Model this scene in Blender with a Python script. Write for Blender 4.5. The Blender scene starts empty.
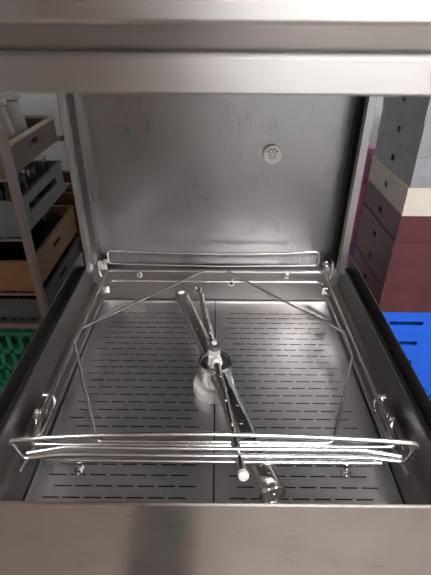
import bpy, bmesh, math, random
from mathutils import Vector, Matrix
random.seed(7)
SC = bpy.context.scene
COL = SC.collection
PI = math.pi
FLOOR = -0.944

# ---------------------------------------------------------------- materials
def nodes_mat(name):
    m = bpy.data.materials.new(name); m.use_nodes = True
    nt = m.node_tree
    return m, nt, nt.nodes['Principled BSDF']

def steel(name, col=(0.56, 0.55, 0.54), rough=0.3, brush=(1, 60, 60), var=0.10, aniso=0.0, bump=0.0, blot=0.15):
    """stainless steel with a fine brushed grain and faint cloudy wear"""
    m, nt, b = nodes_mat(name)
    N, L = nt.nodes, nt.links
    b.inputs['Metallic'].default_value = 1.0
    b.inputs['Anisotropic'].default_value = aniso
    if aniso:                                 # horizontal grain smears reflections vertically
        tg = N.new('ShaderNodeCombineXYZ'); tg.inputs[2].default_value = 1.0
        L.new(tg.outputs[0], b.inputs['Tangent'])
    tc = N.new('ShaderNodeTexCoord')
    mp = N.new('ShaderNodeMapping'); mp.inputs['Scale'].default_value = brush
    L.new(tc.outputs['Object'], mp.inputs['Vector'])
    n1 = N.new('ShaderNodeTexNoise'); n1.inputs['Scale'].default_value = 12; n1.inputs['Detail'].default_value = 4
    L.new(mp.outputs['Vector'], n1.inputs['Vector'])
    n2 = N.new('ShaderNodeTexNoise'); n2.inputs['Scale'].default_value = 9; n2.inputs['Detail'].default_value = 6
    n2.inputs['Roughness'].default_value = 0.65
    L.new(tc.outputs['Object'], n2.inputs['Vector'])
    r1 = N.new('ShaderNodeMapRange')
    r1.inputs['From Min'].default_value = 0.3; r1.inputs['From Max'].default_value = 0.7
    r1.inputs['To Min'].default_value = rough - var; r1.inputs['To Max'].default_value = rough + var
    mx = N.new('ShaderNodeMix'); mx.data_type = 'FLOAT'; mx.inputs[0].default_value = 0.5
    L.new(n1.outputs['Fac'], mx.inputs[2]); L.new(n2.outputs['Fac'], mx.inputs[3])
    L.new(mx.outputs[0], r1.inputs['Value']); L.new(r1.outputs['Result'], b.inputs['Roughness'])
    rc = N.new('ShaderNodeMapRange')
    rc.inputs['From Min'].default_value = 0.3; rc.inputs['From Max'].default_value = 0.7
    rc.inputs['To Min'].default_value = 1 - blot; rc.inputs['To Max'].default_value = 1.0
    L.new(n2.outputs['Fac'], rc.inputs['Value'])
    cm = N.new('ShaderNodeMix'); cm.data_type = 'RGBA'; cm.blend_type = 'MULTIPLY'; cm.inputs[0].default_value = 1
    cm.inputs[6].default_value = (*col, 1)
    L.new(rc.outputs['Result'], cm.inputs[7]); L.new(cm.outputs[2], b.inputs['Base Color'])
    if bump:
        bp = N.new('ShaderNodeBump'); bp.inputs['Strength'].default_value = bump; bp.inputs['Distance'].default_value = 0.002
        L.new(n1.outputs['Fac'], bp.inputs['Height']); L.new(bp.outputs['Normal'], b.inputs['Normal'])
    return m

def plain(name, col, rough=0.5, metal=0.0, noise=0.12, scale=18, bump=0.0, spec=0.5):
    m, nt, b = nodes_mat(name)
    N, L = nt.nodes, nt.links
    b.inputs['Metallic'].default_value = metal; b.inputs['Roughness'].default_value = rough
    b.inputs['Specular IOR Level'].default_value = spec
    tc = N.new('ShaderNodeTexCoord')
    n = N.new('ShaderNodeTexNoise'); n.inputs['Scale'].default_value = scale; n.inputs['Detail'].default_value = 5
    L.new(tc.outputs['Object'], n.inputs['Vector'])
    r = N.new('ShaderNodeMapRange'); r.inputs['From Min'].default_value = 0.3; r.inputs['From Max'].default_value = 0.7
    r.inputs['To Min'].default_value = 1 - noise; r.inputs['To Max'].default_value = 1 + noise
    L.new(n.outputs['Fac'], r.inputs['Value'])
    cm = N.new('ShaderNodeMix'); cm.data_type = 'RGBA'; cm.blend_type = 'MULTIPLY'; cm.inputs[0].default_value = 1
    cm.inputs[6].default_value = (*col, 1)
    L.new(r.outputs['Result'], cm.inputs[7]); L.new(cm.outputs[2], b.inputs['Base Color'])
    if bump:
        bp = N.new('ShaderNodeBump'); bp.inputs['Strength'].default_value = bump; bp.inputs['Distance'].default_value = 0.01
        L.new(n.outputs['Fac'], bp.inputs['Height']); L.new(bp.outputs['Normal'], b.inputs['Normal'])
    return m

def tiles(name, c1, c2, grout, sx, rough):
    m, nt, b = nodes_mat(name)
    N, L = nt.nodes, nt.links
    tc = N.new('ShaderNodeTexCoord')
    br = N.new('ShaderNodeTexBrick'); br.offset = 0.0
    br.inputs['Color1'].default_value = (*c1, 1); br.inputs['Color2'].default_value = (*c2, 1)
    br.inputs['Mortar'].default_value = (*grout, 1); br.inputs['Scale'].default_value = 1.0
    br.inputs['Brick Width'].default_value = sx; br.inputs['Row Height'].default_value = sx
    br.inputs['Mortar Size'].default_value = 0.004
    L.new(tc.outputs['Object'], br.inputs['Vector'])
    L.new(br.outputs['Color'], b.inputs['Base Color'])
    b.inputs['Roughness'].default_value = rough
    return m

def glass(name, tint=(0.9, 0.95, 0.95), rough=0.05):
    m, nt, b = nodes_mat(name)
    b.inputs['Base Color'].default_value = (*tint, 1)
    b.inputs['Transmission Weight'].default_value = 1.0
    b.inputs['Roughness'].default_value = rough; b.inputs['IOR'].default_value = 1.45
    return m

def lamp_mat(name, col, s):
    m, nt, b = nodes_mat(name)
    b.inputs['Base Color'].default_value = (0.8, 0.8, 0.8, 1)
    b.inputs['Emission Color'].default_value = (*col, 1); b.inputs['Emission Strength'].default_value = s
    return m

M = dict(
    front=steel('brushed_steel_front', (0.46, 0.435, 0.415), 0.30, (1.2, 90, 90), 0.05, 0.8, 0.02, 0.10),
    hood=steel('brushed_steel_hood', (0.46, 0.445, 0.44), 0.34, (1.2, 90, 90), 0.05, 0.7, 0.02, 0.06),
    back=steel('worn_steel_panel', (0.36, 0.355, 0.36), 0.30, (50, 50, 1.5), 0.05, 0.0, 0.012, 0.13),
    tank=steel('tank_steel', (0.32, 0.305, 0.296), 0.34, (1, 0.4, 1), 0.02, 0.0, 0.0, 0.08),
    filt=steel('filter_steel', (0.70, 0.69, 0.70), 0.34, (1.5, 60, 60), 0.05, 0.0, 0.0, 0.20),
    wire=steel('polished_steel_wire', (0.82, 0.80, 0.79), 0.18, (20, 20, 20), 0.03, 0.0, 0.0, 0.06),
    arm=steel('wash_arm_steel', (0.72, 0.70, 0.68), 0.18, (6, 2, 6), 0.04, 0.0, 0.0, 0.10),
    post=steel('post_steel', (0.44, 0.43, 0.425), 0.34, (60, 60, 1.5), 0.06, 0.0, 0.02, 0.12),
    shelfpost=steel('shelf_post_steel', (0.30, 0.25, 0.24), 0.38, (60, 60, 1.5), 0.06, 0.0, 0.02, 0.15),
    rimm=steel('dark_rim_steel', (0.24, 0.23, 0.225), 0.34, (1, 0.4, 1), 0.02, 0.0, 0.0, 0.08),
    gasket=plain('black_seal', (0.014, 0.013, 0.013), 0.5, spec=0.25),
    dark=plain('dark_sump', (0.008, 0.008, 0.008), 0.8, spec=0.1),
    white=plain('white_plastic', (0.50, 0.50, 0.48), 0.4, noise=0.06),
    ventw=plain('pale_vent_plastic', (0.85, 0.83, 0.78), 0.4, noise=0.04),
    nutm=plain('pale_nut_metal', (0.78, 0.78, 0.78), 0.28, 0.45, 0.04),
    wall=plain('pale_wall_paint', (0.72, 0.76, 0.765), 0.6, noise=0.05, scale=4),
    dwall=plain('grey_wall_paint', (0.34, 0.33, 0.33), 0.6, noise=0.05, scale=4),
    ceil=plain('ceiling_paint', (0.55, 0.54, 0.535), 0.8, noise=0.03, scale=4),
    floor=tiles('kitchen_floor_tiles', (0.20, 0.155, 0.125), (0.23, 0.18, 0.145), (0.09, 0.08, 0.07), 0.2, 0.45),
    brown=plain('brown_crate_plastic', (0.115, 0.082, 0.055), 0.5),
    tan=plain('pale_crate_rim', (0.50, 0.42, 0.33), 0.5),
    orange=plain('tan_orange_plastic', (0.17, 0.085, 0.036), 0.5),
    dorange=plain('dull_orange_plastic', (0.10, 0.032, 0.014), 0.5),
    cgrey=plain('grey_crate_plastic', (0.10, 0.11, 0.113), 0.45),
    dgrey=plain('dark_grey_plastic', (0.05, 0.053, 0.053), 0.5),
    green=plain('green_crate_plastic', (0.006, 0.13, 0.058), 0.45),
    sgrey=plain('blue_grey_rack_plastic', (0.27, 0.28, 0.31), 0.35),
    offwhite=plain('off_white_rack_plastic', (0.60, 0.56, 0.50), 0.4, noise=0.05),
    maroon=plain('maroon_rack_plastic', (0.085, 0.026, 0.034), 0.38),
    blue=plain('blue_rack_plastic', (0.01, 0.12, 0.72), 0.4, noise=0.05),
    pink=plain('pink_plastic_film', (0.85, 0.30, 0.62), 0.4, noise=0.7, scale=9),
    glass=glass('clear_glass'),
    frost=plain('frosted_glass', (0.85, 0.84, 0.80), 0.25, noise=0.05),
    smoke=glass('smoky_glass', (0.45, 0.45, 0.45), 0.1),
    lamp=lamp_mat('ceiling_lamp_diffuser', (1.0, 0.955, 0.935), 36.0),
    dark_reflection_panel=plain('dark_reflection_paint', (0.12, 0.075, 0.055), 0.5),
)

M['frost'].node_tree.nodes['Principled BSDF'].inputs['Transmission Weight'].default_value = 0.6
# ---------------------------------------------------------------- helpers
def tag(o, label=None, cat=None, group=None, kind=None):
    if label: o['label'] = label
    if cat: o['category'] = cat
    if group: o['group'] = group
    if kind: o['kind'] = kind
    return o

def thing(name, label, cat, loc, group=None):
    o = bpy.data.objects.new(name, None); COL.objects.link(o)
    o.empty_display_size = 0.05
    o.location = loc
    return tag(o, label, cat, group)

def world_of(o):
    v = Vector((0, 0, 0))
    while o is not None:
        v += o.location; o = o.parent
    return v

def obj(name, bm, mat, parent=None, smooth=40, bevel=0.0, at=None, recalc=True):
    """link bm (built in world coordinates) as ONE mesh object, under parent or standing at 'at'"""
    if recalc: bmesh.ops.recalc_face_normals(bm, faces=bm.faces[:])
    base = world_of(parent) if parent is not None else Vector(at or (0, 0, 0))
    bmesh.ops.translate(bm, verts=bm.verts[:], vec=-base)
    me = bpy.data.meshes.new(name); bm.to_mesh(me); bm.free()
    o = bpy.data.objects.new(name, me); COL.objects.link(o)
    if parent is not None: o.parent = parent
    else: o.location = base
    me.materials.append(M[mat] if isinstance(mat, str) else mat)
    if smooth:
        for p in me.polygons: p.use_smooth = True
        me.set_sharp_from_angle(angle=math.radians(smooth))
    if bevel:
        b = o.modifiers.new('bevel', 'BEVEL'); b.width = bevel; b.segments = 2; b.limit_method = 'ANGLE'
        b.angle_limit = math.radians(40)
    return o

def bx(bm, x0, x1, y0, y1, z0, z1):
    v = [bm.verts.new(p) for p in ((x0,y0,z0),(x1,y0,z0),(x1,y1,z0),(x0,y1,z0),(x0,y0,z1),(x1,y0,z1),(x1,y1,z1),(x0,y1,z1))]
    for f in ((0,3,2,1),(4,5,6,7),(0,1,5,4),(1,2,6,5),(2,3,7,6),(3,0,4,7)):
        bm.faces.new([v[i] for i in f])
    return v

def box(*a):
    bm = bmesh.new(); bx(bm, *a); return bm

def fillet(pts, r, closed=False, seg=6):
    pts = [Vector(p) for p in pts]; out = []
    n = len(pts)
    for i, p in enumerate(pts):
        if not closed and i in (0, n-1): out.append(p); continue
        a = pts[i-1]; b = pts[(i+1) % n]
        da = (a-p); db = (b-p); la, lb = da.length, db.length
        da.normalize(); db.normalize()
        ang = da.angle(db)
        if ang > PI-0.02: out.append(p); continue
        t = min(r/math.tan(ang/2), la*0.49, lb*0.49)
        q0, q1 = p+da*t, p+db*t
        for k in range(seg+1):
            s = k/seg
            out.append(q0*(1-s)**2 + p*2*s*(1-s) + q1*s*s)
    return out

def tube(bm, pts, r, closed=False, fr=0.0, n=10, caps=True):
    P = fillet(pts, fr, closed) if fr else [Vector(p) for p in pts]
    m = len(P); rings = []
    prev = None
    for i in range(m):
        if closed: t = (P[(i+1) % m]-P[i-1]).normalized()
        elif i == 0: t = (P[1]-P[0]).normalized()
        elif i == m-1: t = (P[-1]-P[-2]).normalized()
        else: t = ((P[i+1]-P[i]).normalized()+(P[i]-P[i-1]).normalized()).normalized()
        if prev is None:
            u = t.cross(Vector((0,0,1)))
            if u.length < 0.1: u = t.cross(Vector((1,0,0)))
        else:
            u = prev - t*prev.dot(t)
        u.normalize(); prev = u
        w = t.cross(u)
        rr = r[i] if isinstance(r, (list, tuple)) else r
        rings.append([bm.verts.new(P[i]+(u*math.cos(2*PI*k/n)+w*math.sin(2*PI*k/n))*rr) for k in range(n)])
    for i in range(m if closed else m-1):
        A, B = rings[i], rings[(i+1) % m]
        off = 0
        if closed and i == m-1:
            off = min(range(n), key=lambda o: (A[0].co-B[o].co).length)
        for k in range(n):
            bm.faces.new((A[k], A[(k+1) % n], B[(k+1+off) % n], B[(k+off) % n]))
    if caps and not closed:
        bm.faces.new(rings[0][::-1]); bm.faces.new(rings[-1])
    return bm

def tb(*a, **k):
    bm = bmesh.new(); return tube(bm, *a, **k)

def lathe(bm, prof, c, axis=(0,0,1), n=24, cap0=True, cap1=True):
    """prof: (radius, height) pairs along axis from c"""
    ax = Vector(axis).normalized()
    u = ax.cross(Vector((0,0,1)))
    if u.length < 0.1: u = Vector((1,0,0))
    u.normalize(); w = ax.cross(u); c = Vector(c); rings = []
    for r, h in prof:
        rings.append([bm.verts.new(c+ax*h+(u*math.cos(2*PI*k/n)+w*math.sin(2*PI*k/n))*r) for k in range(n)])
    for A, B in zip(rings, rings[1:]):
        for k in range(n): bm.faces.new((A[k], A[(k+1)%n], B[(k+1)%n], B[k]))
    if cap0: bm.faces.new(rings[0][::-1])
    if cap1: bm.faces.new(rings[-1])
    return bm

def lt(*a, **k):
    bm = bmesh.new(); return lathe(bm, *a, **k)

def prism(bm, prof, axis, a, b):
    """closed profile in the plane normal to axis ('x': (y,z), 'y': (x,z)), extruded a..b"""
    f = (lambda p, t: (t, p[0], p[1])) if axis == 'x' else (lambda p, t: (p[0], t, p[1]))
    A = [bm.verts.new(f(p, a)) for p in prof]; B = [bm.verts.new(f(p, b)) for p in prof]
    n = len(prof)
    for i in range(n): bm.faces.new((A[i], A[(i+1)%n], B[(i+1)%n], B[i]))
    bm.faces.new(A[::-1]); bm.faces.new(B)
    return bm

def pr(*a):
    bm = bmesh.new(); return prism(bm, *a)

def sheet(bm, path, axis, a, b, t):
    """a bent sheet: open path thickened by t, extruded a..b"""
    P = [Vector((p[0], p[1])) for p in path]; off = []
    for i, p in enumerate(P):
        d0 = (P[i]-P[i-1]).normalized() if i else None
        d1 = (P[i+1]-P[i]).normalized() if i < len(P)-1 else None
        if d0 is None: d0 = d1
        if d1 is None: d1 = d0
        n0 = Vector((-d0.y, d0.x)); n1 = Vector((-d1.y, d1.x))
        nn = (n0+n1).normalized(); off.append(p + nn*t/max(0.4, nn.dot(n0)))
    return prism(bm, [tuple(p) for p in P]+[tuple(p) for p in off[::-1]], axis, a, b)

def sh(*a):
    bm = bmesh.new(); return sheet(bm, *a)

def copy_tree(o, parent=None):
    c = o.copy(); COL.objects.link(c)
    if parent is not None: c.parent = parent
    for ch in list(o.children): copy_tree(ch, c)
    return c

def bolt(name, parent, p, axis, r=0.006, h=0.006, mat='wire'):
    bm = bmesh.new()
    lathe(bm, [(r*1.45,0),(r*1.45,h*0.25),(r*1.3,h*0.3)], p, axis, 20)
    lathe(bm, [(r,h*0.3),(r,h*0.85),(r*0.8,h),(r*0.45,h),(r*0.4,h*0.8)], p, axis, 6)
    return obj(name, bm, mat, parent, 30)

def struct(name, bm, mat, smooth=0):
    o = obj(name, bm, mat, None, smooth); o['kind'] = 'structure'; return o

# ---------------------------------------------------------------- the room
RX0, RX1, RY0, RY1, CEIL = -1.9, 2.1, -2.3, 2.3, 1.75
struct('floor', box(RX0, RX1, RY0, RY1, FLOOR-0.05, FLOOR), 'floor')
struct('ceiling', box(RX0, RX1, RY0, RY1, CEIL, CEIL+0.05), 'ceil')
struct('wall_back', box(RX0, RX1, RY1, RY1+0.05, FLOOR, CEIL), 'wall')
struct('wall_front', box(RX0, RX1, RY0-0.05, RY0, FLOOR, CEIL), 'wall')
struct('wall_left', box(RX0-0.05, RX0, RY0, RY1, FLOOR, CEIL), 'dwall')
struct('wall_right', box(RX1, RX1+0.05, RY0, RY1, FLOOR, CEIL), 'dwall')
struct('reflection_strip_1', box(-0.27, -0.06, -1.9, -0.10, FLOOR, FLOOR+0.006), 'dark')  # unseen dark strip added to put a streak in the front panel's reflection

struct('dark_reflection_panel_1', box(-1.25, -0.45, RY0, RY0+0.04, FLOOR, 1.3), 'dark_reflection_panel')  # this slab and the next are unseen, added to darken the hood's reflections
struct('dark_reflection_panel_2', box(-0.44, -0.05, RY0, RY0+0.04, FLOOR, 1.3), 'dark_reflection_panel')

def ceiling_light(x, y, w, d, label):
    t = thing('ceiling_light', label, 'ceiling light', (x, y, CEIL))
    bm = bmesh.new()
    for a in ((x-w/2-.03, x+w/2+.03, y-d/2-.03, y-d/2), (x-w/2-.03, x+w/2+.03, y+d/2, y+d/2+.03),
              (x-w/2-.03, x-w/2, y-d/2, y+d/2), (x+w/2, x+w/2+.03, y-d/2, y+d/2)):
        bx(bm, *a, CEIL-0.04, CEIL)
    obj('frame', bm, 'white', t, 0)
    obj('diffuser', box(x-w/2, x+w/2, y-d/2, y+d/2, CEIL-0.03, CEIL-0.015), 'lamp', t, 0)
ceiling_light(0.70, -1.25, 1.2, 0.6, 'square white ceiling light above the aisle in front of the dishwasher')
ceiling_light(1.15, -0.15, 0.16, 0.8, 'slim white ceiling light to the right of the dishwasher')
ceiling_light(-1.0, -0.20, 0.16, 0.45, 'slim white ceiling light to the left of the dishwasher')

# ---------------------------------------------------------------- the dishwasher
dw = thing('commercial_dishwasher', 'open stainless steel hood dishwasher with slotted tank filling the picture', 'dishwasher', (0, 0.32, FLOOR))
HW = 0.337                                   # half width over the outer skin
obj('front_panel', sh([(0.0025, -0.012), (0.0022, -0.0026), (0.0, -0.0016), (-0.0015, -0.004), (-0.0015, FLOOR+0.09)], 'x', -HW, HW, 0.0016), 'front', dw, 30)
for s in (-1, 1):
    obj('side_panel', box(*sorted((s*0.335, s*HW)), 0.0, 0.66, FLOOR+0.09, -0.003), 'front', dw, 0)
obj('base_plinth', box(-0.31, 0.31, 0.03, 0.64, FLOOR, FLOOR+0.10), 'dark', dw, 0)
for s in (-1, 1):                            # raised lip, black seal channel, tank wall, ledge
    t_ = 0.0011*(1 if s > 0 else -1)
    def rnd2(path, r): return [(q.x, q.z) for q in fillet([(s*a, 0, b) for a, b in path], r, False, 4)]
    obj('rim', sh(rnd2([(0.3370,-0.02),(0.3370,0.0),(0.3348,0.0),(0.3340,-0.0345),(0.330,-0.0345)], 0.001), 'y', 0.0, 0.655, t_), 'rimm', dw, 30)
    obj('seal', pr([(s*0.3330,-0.0330),(s*0.3240,-0.0330),(s*0.3225,-0.0300),(s*0.3168,-0.0300),(s*0.3168,-0.040),(s*0.3330,-0.040)], 'y', 0.004, 0.65), 'gasket', dw, 25)
    obj('tank_wall', sh(rnd2([(0.3160,-0.036),(0.3155,-0.0185),(0.3125,-0.0195),(0.3080,-0.0705),(0.2990,-0.0735),(0.2945,-0.103),(0.2870,-0.107),(0.2860,-0.30)], 0.0018), 'y', 0.008, 0.632, t_), 'tank', dw, 30)
# rear tank wall with its flange under the hood panel
obj('tank_rear_wall', sh([(0.652, -0.030), (0.640, -0.034), (0.634, -0.050), (0.6235, -0.1250), (0.6190, -0.1290), (0.6015, -0.1300), (0.6015, -0.30)], 'x', -0.3125, 0.3125, 0.0012), 'tank', dw, 30)
obj('tank_front_wall', sh([(0.005, -0.016), (0.020, -0.085), (0.055, -0.110), (0.060, -0.30)], 'x', -0.31, 0.31, -0.0012), 'tank', dw, 30)
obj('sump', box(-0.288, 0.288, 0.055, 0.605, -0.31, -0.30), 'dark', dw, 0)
# rear hood panel with folded edge channels and guide posts
obj('back_panel', box(-0.300, 0.300, 0.655, 0.660, -0.034, 1.05), 'back', dw, 0)
for s in (-1, 1):
    pw = 0.0095 if s < 0 else 0.0150         # U-shaped guide post, open towards the middle
    bm = bmesh.new(); xo = 0.3030; xi = xo-pw
    prism(bm, [(s*a, b) for a, b in ((xo,0.655),(xo,0.580),(xi,0.580),(xi,0.600),(xi+0.0015,0.600),(xi+0.0015,0.5815),(xo-0.0015,0.5815),(xo-0.0015,0.655))], 'y', 0, 1)
    for v in bm.verts: v.co = Vector((v.co.x, v.co.z, -0.012 if v.co.y < 0.5 else 1.05))
    obj('guide_post', bm, 'post', dw, 0)
    obj('guide_seal', box(*sorted((s*0.2865, s*0.3005)), 0.628, 0.654, -0.02, 1.05), 'gasket' if s > 0 else 'tank', dw, 0)
# vent rosette on the rear panel
vc = Vector((0.121, 0.655, 0.249))
vent = obj('vent_cap', lt([(0.0205,0),(0.0205,0.008),(0.0185,0.0115),(0.0160,0.012),(0.0150,0.0095),(0.0,0.0093)], vc, (0,-1,0), 32, cap1=False), 'ventw', dw, 30)
bm = bmesh.new()
for k in range(8):
    a = 2*PI*k/8
    lathe(bm, [(0.0016,0.0090),(0.0016,0.0099)], vc+Vector((math.cos(a)*0.0085,0,math.sin(a)*0.0085)), (0,-1,0), 8)
    lathe(bm, [(0.0012,0.0090),(0.0012,0.0099)], vc+Vector((math.cos(a+.4)*0.0045,0,math.sin(a+.4)*0.0045)), (0,-1,0), 8)
for k in range(6):
    a = PI*(0.18+0.13*k)
    lathe(bm, [(0.0019,0.0088),(0.0019,0.0099)], vc+Vector((math.cos(a)*0.0128,0,math.sin(a)*0.0128)), (0,-1,0), 8)
obj('vent_hole', bm, 'dark', vent, 0)
# bolts in the tank rear wall
for p in ((0.040, 0.6305, -0.068), (-0.046, 0.627, -0.088)):
    tbolt = obj('tank_bolt', lt([(0.0095,0),(0.0095,0.002),(0.0075,0.004),(0.0055,0.004),(0.0045,0.0025)], p, (0,-1,0.1), 24), 'arm', dw, 30)
    obj('bolt_socket', lt([(0.0042,0.002),(0.0042,0.0032)], p, (0,-1,0.1), 6), 'dark', tbolt, 0)
# corner catches for the hood at the back of the tank
for s in (-1, 1):
    bm = bmesh.new()
    bx(bm, *sorted((s*0.268, s*0.292)), 0.632, 0.640, -0.034, -0.010)
    tube(bm, [(s*0.276,0.602,-0.036),(s*0.280,0.600,-0.020),(s*0.281,0.606,0.004),(s*0.279,0.620,0.008)], 0.0036, fr=0.010)
    obj('hood_catch', bm, 'wire', dw, 40, 0.001)
    bolt('catch_bolt', dw, (s*0.271, 0.630, -0.010), (0,-1,0), 0.0055, 0.010)
# the raised hood: front skin with a folded lip, sides and a roof
hood = obj('hood', sh([(0.024,0.4685),(0.022,0.4640),(0.0015,0.4632),(0.0,0.4648),(0.0,0.4850),(0.0025,0.4880),(0.0045,0.4885),(-0.012,0.5030),(-0.016,0.5040),(-0.0175,0.5065),(-0.0175,0.95),(0.0,0.98),(0.62,0.98)], 'x', -0.345, 0.345, -0.0016), 'hood', dw, 30)
for s in (-1, 1):
    obj('hood_side', box(*sorted((s*0.3435, s*0.345)), 0.0, 0.62, 0.470, 0.98), 'hood', hood, 0)

# ---------------------------------------------------------------- filter trays (lift-out, slotted for real)
def filter_tray(x0, x1, label, seed):
    rnd = random.Random(seed)
    y0, y1, z = 0.070, 0.620, -0.120
    t = thing('filter_tray', label, 'filter tray', ((x0+x1)/2, (y0+y1)/2, z))
    bm = bmesh.new()
    def quad(a, b, c, d):
        bm.faces.new([bm.verts.new(p) for p in ((a,c,z),(b,c,z),(b,d,z),(a,d,z))])
    pitch, th, ln, gap = 0.0195, 0.0023, 0.0262, 0.0062
    m = 0.022
    yy = y0; r = 0
    yc = y0+0.012
    while yc < y1-0.036:
        quad(x0, x1, yy, yc-th/2)
        x = x0+m+(0.013 if r % 2 else 0.0)+rnd.uniform(-.002,.002); last = x0
        while x+ln < x1-m+0.008:
            quad(last, x, yc-th/2, yc+th/2); last = x+ln; x += ln+gap
        quad(last, x1, yc-th/2, yc+th/2)
        yy = yc+th/2; yc += pitch; r += 1
    quad(x0, x1, yy, y1)
    obj('tray_plate', bm, 'filt', t, 0, recalc=False)
    bm = bmesh.new()                          # folded-up edges round the tray
    h = 0.006
    side = x0 if x0 < -0.1 else x1
    bx(bm, *sorted((side, side+(0.0015 if side < 0 else -0.0015))), y0, y1, z-0.004, z+h)
    inner = x1 if side == x0 else x0
    bx(bm, *sorted((inner, inner+(-0.0012 if inner <= 0 else 0.0012))), y0, y1, z-0.006, z+0.0012)
    bx(bm, x0, x1, y1-0.0015, y1, z-0.004, z+0.004)
    bx(bm, x0, x1, y0, y0+0.0015, z-0.004, z+h)
    obj('tray_edge', bm, 'filt', t, 0)
    bm = bmesh.new()                          # chamfered grip in the rear outer corner
    s = -1 if side < 0 else 1
    tube(bm, [(side-s*0.006, 0.540, z+0.006), (side-s*0.030, 0.566, z+0.0075), (side-s*0.052, 0.588, z+0.009)], 0.0045, n=8)
    obj('corner_grip', bm, 'filt', t, 0, 0.001)
    return t
filter_tray(-0.2845, -0.0012, 'slotted steel filter tray on the left side of the wash tank', 3)
filter_tray(0.0012, 0.2845, 'slotted steel filter tray on the right side of the wash tank', 5)

# ---------------------------------------------------------------- wash arm (lower, wide) and rinse arm (upper, thin)
AC = Vector((0.0, 0.312, -0.062))
wa = thing('wash_arm', 'wide steel wash arm with a round hub standing on the filter trays', 'wash arm', (AC.x, AC.y, -0.12))
obj('collar', lt([(0.030,0.0),(0.0395,0.0),(0.0400,0.004),(0.0395,0.019),(0.037,0.021),(0.031,0.021)], (AC.x-0.002, AC.y, -0.1195), (0,0,1), 40), 'white', wa, 30)
obj('hub', lt([(0.032,0.0),(0.0325,0.002),(0.0325,0.050),(0.0305,0.053),(0.0270,0.0525),(0.0262,0.0495),(0.0185,0.0495),(0.0175,0.0525),(0.010,0.053)], (AC.x, AC.y, -0.0985), (0,0,1), 40), 'arm', wa, 30)
d = Vector((0.160, -0.500, 0)).normalized(); n_ = Vector((-d.y, d.x, 0))
def oval_bar(bm, c0, c1, w, h, lip=True):
    """oval tube between two points"""
    ax = (c1-c0).normalized(); sd = Vector((0,0,1)).cross(ax).normalized(); N = 24
    prof = [(math.cos(2*PI*k/N)*w/2, math.sin(2*PI*k/N)*h/2) for k in range(N)]
    prof = [(x, min(z, h*0.40)) for x, z in prof]       # flattened top carries the jets
    A = [bm.verts.new(c0+sd*x+Vector((0,0,z))) for x, z in prof]
    B = [bm.verts.new(c1+sd*x+Vector((0,0,z))) for x, z in prof]
    for k in range(N): bm.faces.new((A[k], A[(k+1)%N], B[(k+1)%N], B[k]))
    bm.faces.new(A[::-1]); bm.faces.new(B)
    return bm
L_ = 0.262; LF = 0.272
obj('arm_tube', oval_bar(bmesh.new(), AC+d*0.026, AC+d*LF, 0.035, 0.035), 'arm', wa, 40, 0.0015)
obj('arm_tube', oval_bar(bmesh.new(), AC-d*0.026, AC-d*L_, 0.031, 0.030), 'arm', wa, 40, 0.0015)
for s in (-1, 1):
    c = AC+d*s*((LF if s > 0 else L_)-0.002); k_ = 1.15 if s > 0 else 1.0
    obj('end_cap', lt([(0.0155*k_,-0.004),(0.0166*k_,-0.002),(0.0166*k_,0.004),(0.0158*k_,0.006),(0.0140*k_,0.006),(0.0134*k_,0.0045),(0.004,0.0045),(0.0035,0.006)], c, d*s, 32), 'arm', wa, 30)
    for k, q in enumerate((0.070, 0.112, 0.150, 0.188, 0.222, 0.246)):
        p = AC+d*s*q+n_*(0.004 if k % 2 else -0.003)*s+Vector((0,0,0.0138 if s > 0 else 0.0118))
        if k == 4:                            # one wide slot jet near the end of each half
            bm = bmesh.new()
            tube(bm, [p-d*0.012, p-d*0.004+Vector((0,0,.0018)), p+d*0.004+Vector((0,0,.0018)), p+d*0.012], [0.002,0.0042,0.0042,0.002], n=12)
            obj('slot_jet', bm, 'wire', wa, 50)
        else:
            nz = obj('jet', lt([(0.0042,0.0),(0.0040,0.0012),(0.0026,0.0014)], p, (0,0,1), 16, cap1=False), 'arm', wa, 40)
            obj('jet_hole', lt([(0.0026,0.0004),(0.0026,0.0009)], p, (0,0,1), 12), 'dark', nz, 0)

RC = Vector((0.0, 0.297, -0.020))
ra = thing('rinse_arm', 'thin tubular rinse arm crossing over the wash arm hub', 'rinse arm', (RC.x, RC.y, -0.047))
e = Vector((0.076, -0.470, 0)).normalized(); en = Vector((-e.y, e.x, 0))
Lr = 0.228; LK = 0.247
for s in (-1, 1):
    obj('arm_tube', tb([RC+e*s*0.006, RC+e*s*(Lr if s < 0 else LK)], 0.0062, n=16), 'arm', ra, 40)
    for q in (0.06, 0.115, 0.165, 0.21):
        obj('jet', lt([(0.0024,0),(0.0024,0.0016),(0.0012,0.0018),(0.001,0.0008)], RC+e*s*q+Vector((0,0,0.0055)), (0,0,1), 12), 'arm', ra, 30)
obj('end_knob', lt([(0.0058,0),(0.0072,0.0012),(0.0074,0.007),(0.0066,0.0085),(0.0040,0.0088),(0.0035,0.0078)], RC+e*(LK-0.002)-Vector((0,0,0.0)), (e.x, e.y, 0.55), 28), 'white', ra, 30)
obj('end_plug', lt([(0.0064,0),(0.0068,0.001),(0.0066,0.005),(0.004,0.007)], RC-e*(Lr-0.002), -e, 20), 'arm', ra, 30)
bm = bmesh.new()
lathe(bm, [(0.0125,0),(0.0135,0.0015),(0.0135,0.010),(0.0115,0.012)], (RC.x-.001, RC.y+0.004, -0.0465), (0,0,1), 6)
bx(bm, RC.x-0.0115, RC.x+0.0095, RC.y-0.013, RC.y+0.016, -0.034, -0.010)
lathe(bm, [(0.0085,-0.006),(0.0105,0),(0.0105,0.010),(0.0085,0.012)], RC+e*0.012, e, 20)
nut = obj('centre_nut', bm, 'nutm', ra, 30, 0.002)
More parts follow.
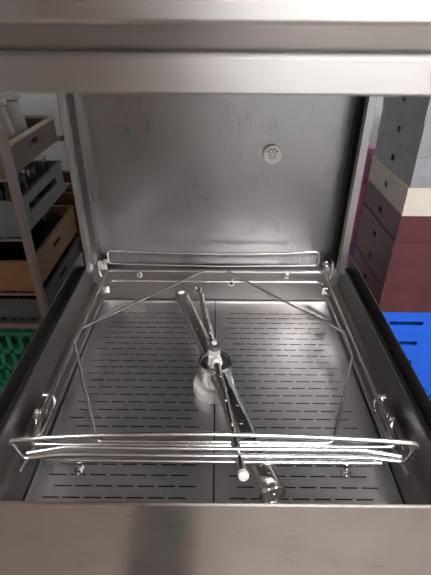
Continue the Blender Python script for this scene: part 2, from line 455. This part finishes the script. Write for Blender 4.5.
obj('bearing_cap', lt([(0.0110,0),(0.0120,0.002),(0.0120,0.006),(0.0100,0.008),(0.0060,0.0082)], (RC.x-.001, RC.y+0.010, -0.0100), (0,-0.1,1), 28), 'dgrey', ra, 30)
obj('cap_screw', lt([(0.0052,0),(0.0052,0.003),(0.004,0.0042),(0.002,0.0042)], (RC.x-.001, RC.y+0.0125, -0.0022), (0,-0.1,1), 6), 'nutm', ra, 30)

# ---------------------------------------------------------------- the wire rack guide resting on the tank ledges
rg = thing('wire_rack_guide', 'bright steel wire frame with raised front and rear bumpers resting over the tank', 'rack guide', (0, 0.34, -0.085))
W = 0.0030
zf = -0.030
obj('frame_wire', tb([(-0.272,0.107,zf),(0.270,0.108,zf),(0.266,0.622,zf),(-0.266,0.622,zf)], W, True, 0.014), 'wire', rg, 60)
obj('frame_wire', tb([(-0.262,0.120,zf-0.013),(-0.256,0.596,zf-0.013),(0.256,0.596,zf-0.013),(0.262,0.120,zf-0.013)], W, False, 0.014), 'wire', rg, 60)
zh = zf+0.0045
obj('brace_wire', tb([(-0.026,0.620,zh),(-0.266,0.382,zh),(-0.270,0.340,zh),(-0.172,0.110,zh),(0.175,0.111,zh),(0.252,0.298,zh),(0.255,0.376,zh),(0.023,0.620,zh)], 0.0029, False, 0.012), 'wire', rg, 60)
def bow(x): return 1-(x/0.265)**2
def bumper(name, top, bottom, xs, fr):
    """closed loop: top bar (y, z, bow) and bottom bar"""
    pts = []
    K = 12
    for i in range(K+1):
        x = -xs+2*xs*i/K; pts.append((x, top[0]+top[2]*bow(x), top[1]+top[3]*bow(x)))
    for i in range(K+1):
        x = xs-2*xs*i/K; f = max(0.0, min(1.0, (xs-abs(x))/0.055))
        pts.append((x*0.985, bottom[0]+bottom[2]*f, bottom[1]+bottom[3]*f))
    return tb(pts, 0.0034, True, fr)
obj('front_bumper', bumper('b', (0.066,0.031,0.002,0.012), (0.0735,-0.018,0.007,0.001), 0.271, 0.013), 'wire', rg, 60)
obj('front_bar', tb([(-0.262,0.0815,-0.0165),(-0.21,0.089,-0.0125),(0.21,0.089,-0.0125),(0.262,0.0815,-0.0165)], 0.0032, False, 0.02), 'wire', rg, 60)
obj('front_bar', tb([(-0.236,0.0795,-0.0285),(0.236,0.0795,-0.0285)], 0.0033), 'wire', rg, 60)
pts = [(-0.262,0.627,0.0195)]
obj('rear_bumper', tb([(-0.262,0.628,-0.014),(-0.262,0.628,0.021),(-0.15,0.628,0.018),(0.0,0.628,0.0155),(0.15,0.628,0.018),(0.250,0.628,0.0235),(0.252,0.628,-0.014),(0.0,0.628,-0.019)], 0.0026, True, 0.010), 'wire', rg, 60)
for x in (-0.19, 0.187):                      # stubs and screws under the front bar
    bm = bmesh.new()
    tube(bm, [(x,0.0795,-0.028),(x,0.0780,-0.040)], 0.0048, n=14)
    obj('front_clamp', bm, 'wire', rg, 40, 0.0008)
    bolt('clamp_screw', rg, (x, 0.0745, -0.043), (0,-1,0.5), 0.0052, 0.008)
for x in (-0.188, 0.176):
    bolt('rear_screw', rg, (x, 0.6215, -0.041), (0,-1,0.25), 0.0052, 0.008)
for s in (-1, 1):
    obj('side_clip', box(*sorted((s*0.248, s*0.262)), 0.548, 0.560, -0.049, -0.030), 'wire', rg, 0, 0.002)
# height brackets on both ledges
for s in (-1, 1):
    bm = bmesh.new()
    # cranked flat strap rising from the ledge
    path = [(0.084,-0.0640),(0.176,-0.0815),(0.232,-0.0900),(0.2355,-0.068),(0.230,-0.050)]
    tube(bm, [(s*(0.2855-0.0035*(k == 3)), a, b) for k, (a, b) in enumerate(path)], 0.0034, fr=0.014, n=12)
    bx(bm, *sorted((s*0.2835, s*0.2960)), 0.226, 0.231, -0.053, -0.049)
    br = obj('height_bracket', bm, 'wire', rg, 40)
    bm = bmesh.new()
    prism(bm, [(0.150,-0.0835),(0.172,-0.052),(0.233,-0.054),(0.238,-0.066),(0.226,-0.0835)], 'x', s*0.2885, s*0.2900)
    obj('bracket_plate', bm, 'tank', br, 0)
    bm = bmesh.new()
    lathe(bm, [(0.0070,0),(0.0070,0.003),(0.0050,0.004),(0.0050,0.008),(0.0038,0.010)], (s*0.288,0.196,-0.058), (-s,-0.3,0.8), 16)
    obj('bracket_nut', bm, 'wire', br, 40)
    bm = bmesh.new()
    tube(bm, [(s*0.288,0.150,-0.082),(s*0.283,0.156,-0.062),(s*0.2825,0.166,-0.048),(s*0.291,0.176,-0.048)], 0.0050, fr=0.008)
    obj('hook', bm, 'wire', br, 40)

# ---------------------------------------------------------------- racks and crates
def crate_mesh(w, dpt, h, o, t=0.008, slots=True, lattice=False, sw=0.07, shh=0.022, zc=0.55, front=None):
    """open-topped plastic crate, front-left-bottom corner at o; hand slots cut through the walls"""
    bm = bmesh.new(); x, y, z = o
    bx(bm, x, x+w, y, y+dpt, z, z+t)
    def wall(along, a0, a1, b0, b1):
        def put(p0, p1, q0, q1):
            if along == 'x': bx(bm, p0, p1, b0, b1, q0, q1)
            else: bx(bm, b0, b1, p0, p1, q0, q1)
        if lattice:
            nrow, nc = 4, int((a1-a0)/0.045)
            for r in range(nrow+1):
                zz = z+t+(h-t)*r/nrow; put(a0, a1, max(z+t, zz-0.009), min(z+h, zz+0.009))
            for c in range(nc+1):
                aa = a0+(a1-a0)*c/nc; put(max(a0, aa-0.008), min(a1, aa+0.008), z+t, z+h)
            return
        if not slots: put(a0, a1, z+t, z+h); return
        z0, z1 = z+h*zc-shh/2, z+h*zc+shh/2
        put(a0, a1, z+t, z0); put(a0, a1, z1, z+h)
        cs = [((a0+a1)/2, sw)]
        if along == 'x' and front is not None: cs = front
        last = a0
        for c, ww in cs: put(last, max(last, a0+c-ww/2) if along == 'x' and front is not None else c-ww/2, z0, z1); last = (a0+c if along == 'x' and front is not None else c)+ww/2
        put(last, a1, z0, z1)
    wall('x', x, x+w, y, y+t); wall('x', x, x+w, y+dpt-t, y+dpt)
    wall('y', y+t, y+dpt-t, x, x+t); wall('y', y+t, y+dpt-t, x+w-t, x+w)
    return bm

def rim_mesh(w, dpt, z, o, t=0.012, h=0.012, out=0.003):
    bm = bmesh.new(); x, y = o
    bx(bm, x-out, x+w+out, y-out, y+t-out, z, z+h); bx(bm, x-out, x+w+out, y+dpt-t+out, y+dpt+out, z, z+h)
    bx(bm, x-out, x+t-out, y+t-out, y+dpt-t+out, z, z+h); bx(bm, x+w-t+out, x+w+out, y+t-out, y+dpt-t+out, z, z+h)
    return bm

# stack to the right: glass racks with closed fronts, one slot in each side
SX, SY, SW, SD, SH = 0.62, 1.06, 0.50, 0.385, 0.0980
def glass_rack(mat, k, label, group, dx=0.0, dy=0.0):
    z = FLOOR+k*SH
    o = (SX+dx, SY+dy, z)
    t = thing('glass_rack', label, 'glass rack', (SX+SW/2+dx, SY+SD/2+dy, z), group)
    obj('rack_body', crate_mesh(SW, SD, SH-0.0150, o, 0.006, True, sw=0.030, shh=0.020, zc=0.52, front=[(0.125, 0.13), (0.375, 0.13)] if mat == 'blue' else [(0.25, 0.09)]), mat, t, 0)
    obj('rack_rim', rim_mesh(SW, SD, z+SH-0.0150, o[:2], 0.012, 0.0142, 0.0015), mat, t, 0)
    bm = bmesh.new()                          # compartment grid inside
    for i in range(1, 5):
        bx(bm, o[0]+0.007, o[0]+SW-0.007, o[1]+SD*i/5-0.002, o[1]+SD*i/5+0.002, z+0.010, z+0.075)
    obj('divider', bm, mat, t, 0)
    return t
rack_rows = [('blue', 'lowest blue glass rack standing on the floor in the right stack', 'blue glass racks'),
    ('blue', 'blue glass rack fourth below the maroon racks in the right stack', 'blue glass racks'),
    ('blue', 'blue glass rack third below the maroon racks in the right stack', 'blue glass racks'),
    ('blue', 'blue glass rack second below the maroon racks in the right stack', 'blue glass racks'),
    ('blue', 'topmost bright blue glass rack directly under the maroon racks', 'blue glass racks'),
    ('maroon', 'lowest maroon glass rack sitting on the blue racks', 'maroon glass racks'),
    ('maroon', 'second maroon glass rack up from the blue racks', 'maroon glass racks'),
    ('maroon', 'third maroon glass rack up from the blue racks', 'maroon glass racks'),
    ('maroon', 'topmost maroon glass rack directly under the off-white rack', 'maroon glass racks'),
    ('offwhite', 'single off-white glass rack between the maroon and grey racks', None),
    ('sgrey', 'lowest grey glass rack sitting on the off-white rack', 'grey glass racks'),
    ('sgrey', 'grey glass rack second above the off-white rack', 'grey glass racks'),
    ('sgrey', 'grey glass rack third above the off-white rack', 'grey glass racks'),
    ('sgrey', 'topmost grey glass rack of the right stack', 'grey glass racks')]
for k, (m, lb, g) in enumerate(rack_rows):
    glass_rack(m, k, lb, g, random.uniform(-.003,.003), random.uniform(-.003,.003))

# pink crumpled sack behind the stack
bm = bmesh.new()
cx, cy = 0.665, 1.66
K = 26
rings = []
for i in range(15):
    f = i/14; z = FLOOR+0.96*f
    rr = 0.125*(1-0.25*f)*(0.55 if i == 14 else 1)*(0.8 if i == 0 else 1)
    rings.append([bm.verts.new((cx+math.cos(2*PI*k/K)*rr*(1+random.uniform(-.09,.09)), cy+math.sin(2*PI*k/K)*rr*(1+random.uniform(-.09,.09)), z)) for k in range(K)])
for A, B in zip(rings, rings[1:]):
    for k in range(K): bm.faces.new((A[k], A[(k+1)%K], B[(k+1)%K], B[k]))
bm.faces.new(rings[0][::-1]); bm.faces.new(rings[-1])
tag(obj('plastic_sack', bm, 'pink', None, 60, at=(cx, cy, FLOOR)), 'crumpled pink and lilac plastic sack half hidden behind the maroon racks', 'sack')

# storage rack to the left
PX, PY0, PY1 = -0.630, 1.035, 1.625
sr = thing('storage_shelf', 'steel shelf unit with upright posts behind the left side of the dishwasher', 'shelf', (PX-0.27, 1.55, FLOOR))
for (x, y) in ((PX, PY0), (PX, PY1), (PX-0.56, PY0), (PX-0.56, PY1)):
    obj('post', box(x-0.024, x, y-0.014, y+0.014, FLOOR, 0.90), 'shelfpost', sr, 0, 0.002)
obj('shelf', box(PX-0.56, PX-0.001, PY0+0.016, PY1-0.016, 0.50, 0.52), 'shelfpost', sr, 0)  # unseen solid shelf, added to keep light off the left crates
LV = [0.060, -0.150, -0.372, -0.492]          # underside heights of the four tiers
for z in (LV[0], LV[1], LV[2], LV[3]):
    bm = bmesh.new()
    if z == LV[3]: bx(bm, PX-0.562, PX-0.024, PY0-0.012, PY0+0.006, z-0.028, z-0.004)
    else: bx(bm, PX-0.535, PX-0.030, PY0+0.010, PY0+0.020, z-0.012, z-0.004)
    bx(bm, PX-0.562, PX-0.024, PY1-0.006, PY1+0.012, z-0.024, z-0.004)
    for k in range(9):
        x = PX-0.54+0.062*k
        bx(bm, x-0.004, x+0.004, PY0+0.012, PY1-0.006, z-0.012, z-0.004)
    obj('shelf', bm, 'shelfpost', sr, 0)

def left_crate(name, mat, rimmat, z, h, label, cat='crate', y=1.062, dp=0.50, t=0.009, sw=0.09, shh=0.022, zc=0.62, group=None):
    o = (PX-0.026-0.505, y, z)
    th = thing(name, label, cat, (o[0]+0.25, y+dp/2, z), group)
    obj('crate_body', crate_mesh(0.50, dp, h-0.010, o, t, True, sw=sw, shh=shh, zc=zc), mat, th, 0)
    obj('crate_rim', rim_mesh(0.50, dp, z+h-0.010, o[:2], 0.013, 0.010, 0.004), rimmat, th, 0)
    return o
o1 = left_crate('plastic_crate', 'brown', 'tan', LV[0]-0.004, 0.098, 'brown crate with pale rim full of clear glasses on the top shelf', dp=0.49)
o2 = left_crate('plastic_crate', 'cgrey', 'cgrey', LV[1]-0.004, 0.128, 'grey plastic crate of glasses on the second shelf down', dp=0.48, sw=0.30, shh=0.03)
o3 = left_crate('plastic_crate', 'orange', 'orange', LV[2]-0.004, 0.125, 'tan orange crate of dark glasses on the third shelf down', dp=0.54)
o4 = left_crate('plastic_crate', 'dgrey', 'dgrey', LV[3]-0.004, 0.085, 'dark grey crate on the lowest shelf of the left rack', dp=0.54)
wb = thing('waste_bin', 'dull reddish brown bin standing behind the left shelf', 'bin', (-0.86, 1.93, FLOOR))
bm = bmesh.new()
A_ = [(-1.06,1.76),(-0.64,1.76),(-0.64,2.10),(-1.06,2.10)]
cB = Vector((-0.85, 1.93, 0)); rr_ = []
for k_, z in ((0.86, FLOOR), (1.0, -0.25), (0.96, -0.25), (0.83, FLOOR+0.012)):
    rr_.append([bm.verts.new((cB.x+(a-cB.x)*k_, cB.y+(b-cB.y)*k_, z)) for a, b in A_])
for P_, Q_ in zip(rr_, rr_[1:]):
    for k in range(4): bm.faces.new((P_[k], P_[(k+1)%4], Q_[(k+1)%4], Q_[k]))
bm.faces.new(rr_[0][::-1]); bm.faces.new(rr_[-1])
obj('bin_body', bm, 'dorange', wb, 0, 0.01)
obj('bin_rim', rim_mesh(0.42, 0.34, -0.262, (-1.06, 1.76), 0.018, 0.016, 0.006), 'dorange', wb, 0)

def jug(loc, label, group):
    """upturned clear glass: flared mouth down, narrow waist, thick pale foot on top"""
    t = thing('drinking_glass', label, 'glass', loc, group)
    q = 1.45
    def sc(pr_): return [(r*1.12, h*q) for r, h in pr_]
    obj('bowl', lt(sc([(0.047,0.0),(0.046,0.004),(0.041,0.050),(0.032,0.095),(0.026,0.120),(0.0235,0.117),(0.0295,0.094),(0.0385,0.049),(0.0445,0.003),(0.0465,0.0)]), loc, (0,0,1), 24, cap0=False, cap1=False), 'frost', t, 60)
    obj('foot', lt(sc([(0.026,0.1205),(0.034,0.124),(0.0345,0.131),(0.031,0.134)]), loc, (0,0,1), 24), 'frost', t, 40)
    return t
def tumbler(loc, h, r, mat, label, group):
    o = obj('drinking_glass', lt([(r*0.86,0.0),(r,h*0.5),(r*0.97,h),(r*0.86,h),(r*0.88,h*0.5),(r*0.76,0.006),(0.0008,0.006)], loc, (0,0,1), 20, cap0=True, cap1=True), mat, None, 50, at=loc)
    return tag(o, label, 'glass', group)
base = None
lbl = 'clear glass standing upturned in the brown crate on the top shelf'
for i in range(4):
    for j in range(4):
        loc = Vector((o1[0]+0.075+0.115*i, o1[1]+0.068+0.115*j, o1[2]+0.009))
        if base is None: base = jug(loc, lbl, 'upturned glasses in the brown crate'); continue
        if j == 3 and i > 1: continue
        c = copy_tree(base); c.location = loc
base = None
for i in range(4):
    for j in range(4):
        loc = Vector((o2[0]+0.078+0.115*i, o2[1]+0.068+0.112*j, o2[2]+0.009))
        if base is None: base = tumbler(loc, 0.150, 0.045, 'glass', 'clear tumbler standing in the grey crate on the second shelf', 'tumblers in the grey crate'); continue
        c = base.copy(); COL.objects.link(c); c.location = loc
base = None
for i in range(5):
    for j in range(5):
        loc = Vector((o3[0]+0.065+0.092*i, o3[1]+0.065+0.100*j, o3[2]+0.009))
        if base is None: base = tumbler(loc, 0.105, 0.036, 'smoke', 'dark tumbler standing in the tan orange crate', 'dark tumblers in the orange crate'); continue
        c = base.copy(); COL.objects.link(c); c.location = loc
base = None
for i in range(5):
    for j in range(5):
        loc = Vector((o4[0]+0.065+0.092*i, o4[1]+0.065+0.100*j, o4[2]+0.009))
        if base is None: base = tumbler(loc, 0.062, 0.036, 'smoke', 'low dark cup in the dark grey crate on the lowest shelf', 'cups in the dark grey crate'); continue
        c = base.copy(); COL.objects.link(c); c.location = loc

# green lattice crate under the shelf
gc = thing('lattice_crate', 'green lattice plastic crate standing on the floor below the left shelf', 'crate', (-0.93, 1.27, FLOOR))
obj('crate_body', crate_mesh(0.56, 0.42, 0.365, (-1.20, 1.06, FLOOR), 0.010, lattice=True), 'green', gc, 0)
obj('crate_rim', rim_mesh(0.56, 0.42, FLOOR+0.365, (-1.20, 1.06), 0.016, 0.016, 0.006), 'green', gc, 0)

# ---------------------------------------------------------------- world, camera
w = bpy.data.worlds.new('world'); SC.world = w; w.use_nodes = True
w.node_tree.nodes['Background'].inputs['Color'].default_value = (0.5, 0.5, 0.5, 1)
w.node_tree.nodes['Background'].inputs['Strength'].default_value = 0.03

cam = bpy.data.cameras.new('camera'); co = bpy.data.objects.new('camera', cam); COL.objects.link(co)
th, ro = math.radians(32.0), math.radians(0.5)
F = Vector((0, math.cos(th), -math.sin(th))); U0 = Vector((0, math.sin(th), math.cos(th))); R0 = Vector((1,0,0))
R_ = R0*math.cos(ro)+U0*math.sin(ro); U_ = U0*math.cos(ro)-R0*math.sin(ro)
co.matrix_world = Matrix(((R_.x,U_.x,-F.x,0),(R_.y,U_.y,-F.y,-0.3175),(R_.z,U_.z,-F.z,0.51),(0,0,0,1)))
cam.sensor_fit = 'VERTICAL'; cam.sensor_height = 36.0; cam.sensor_width = 27.0
cam.lens = 440/575*36
cam.clip_start = 0.02
cam.dof.use_dof = True; cam.dof.focus_distance = 0.78; cam.dof.aperture_fstop = 8.5
SC.camera = co
SC.view_settings.view_transform = 'Standard'; SC.view_settings.look = 'None'
SC.view_settings.gamma = 1.0; SC.view_settings.use_curve_mapping = False
SC.view_settings.exposure = 0.5
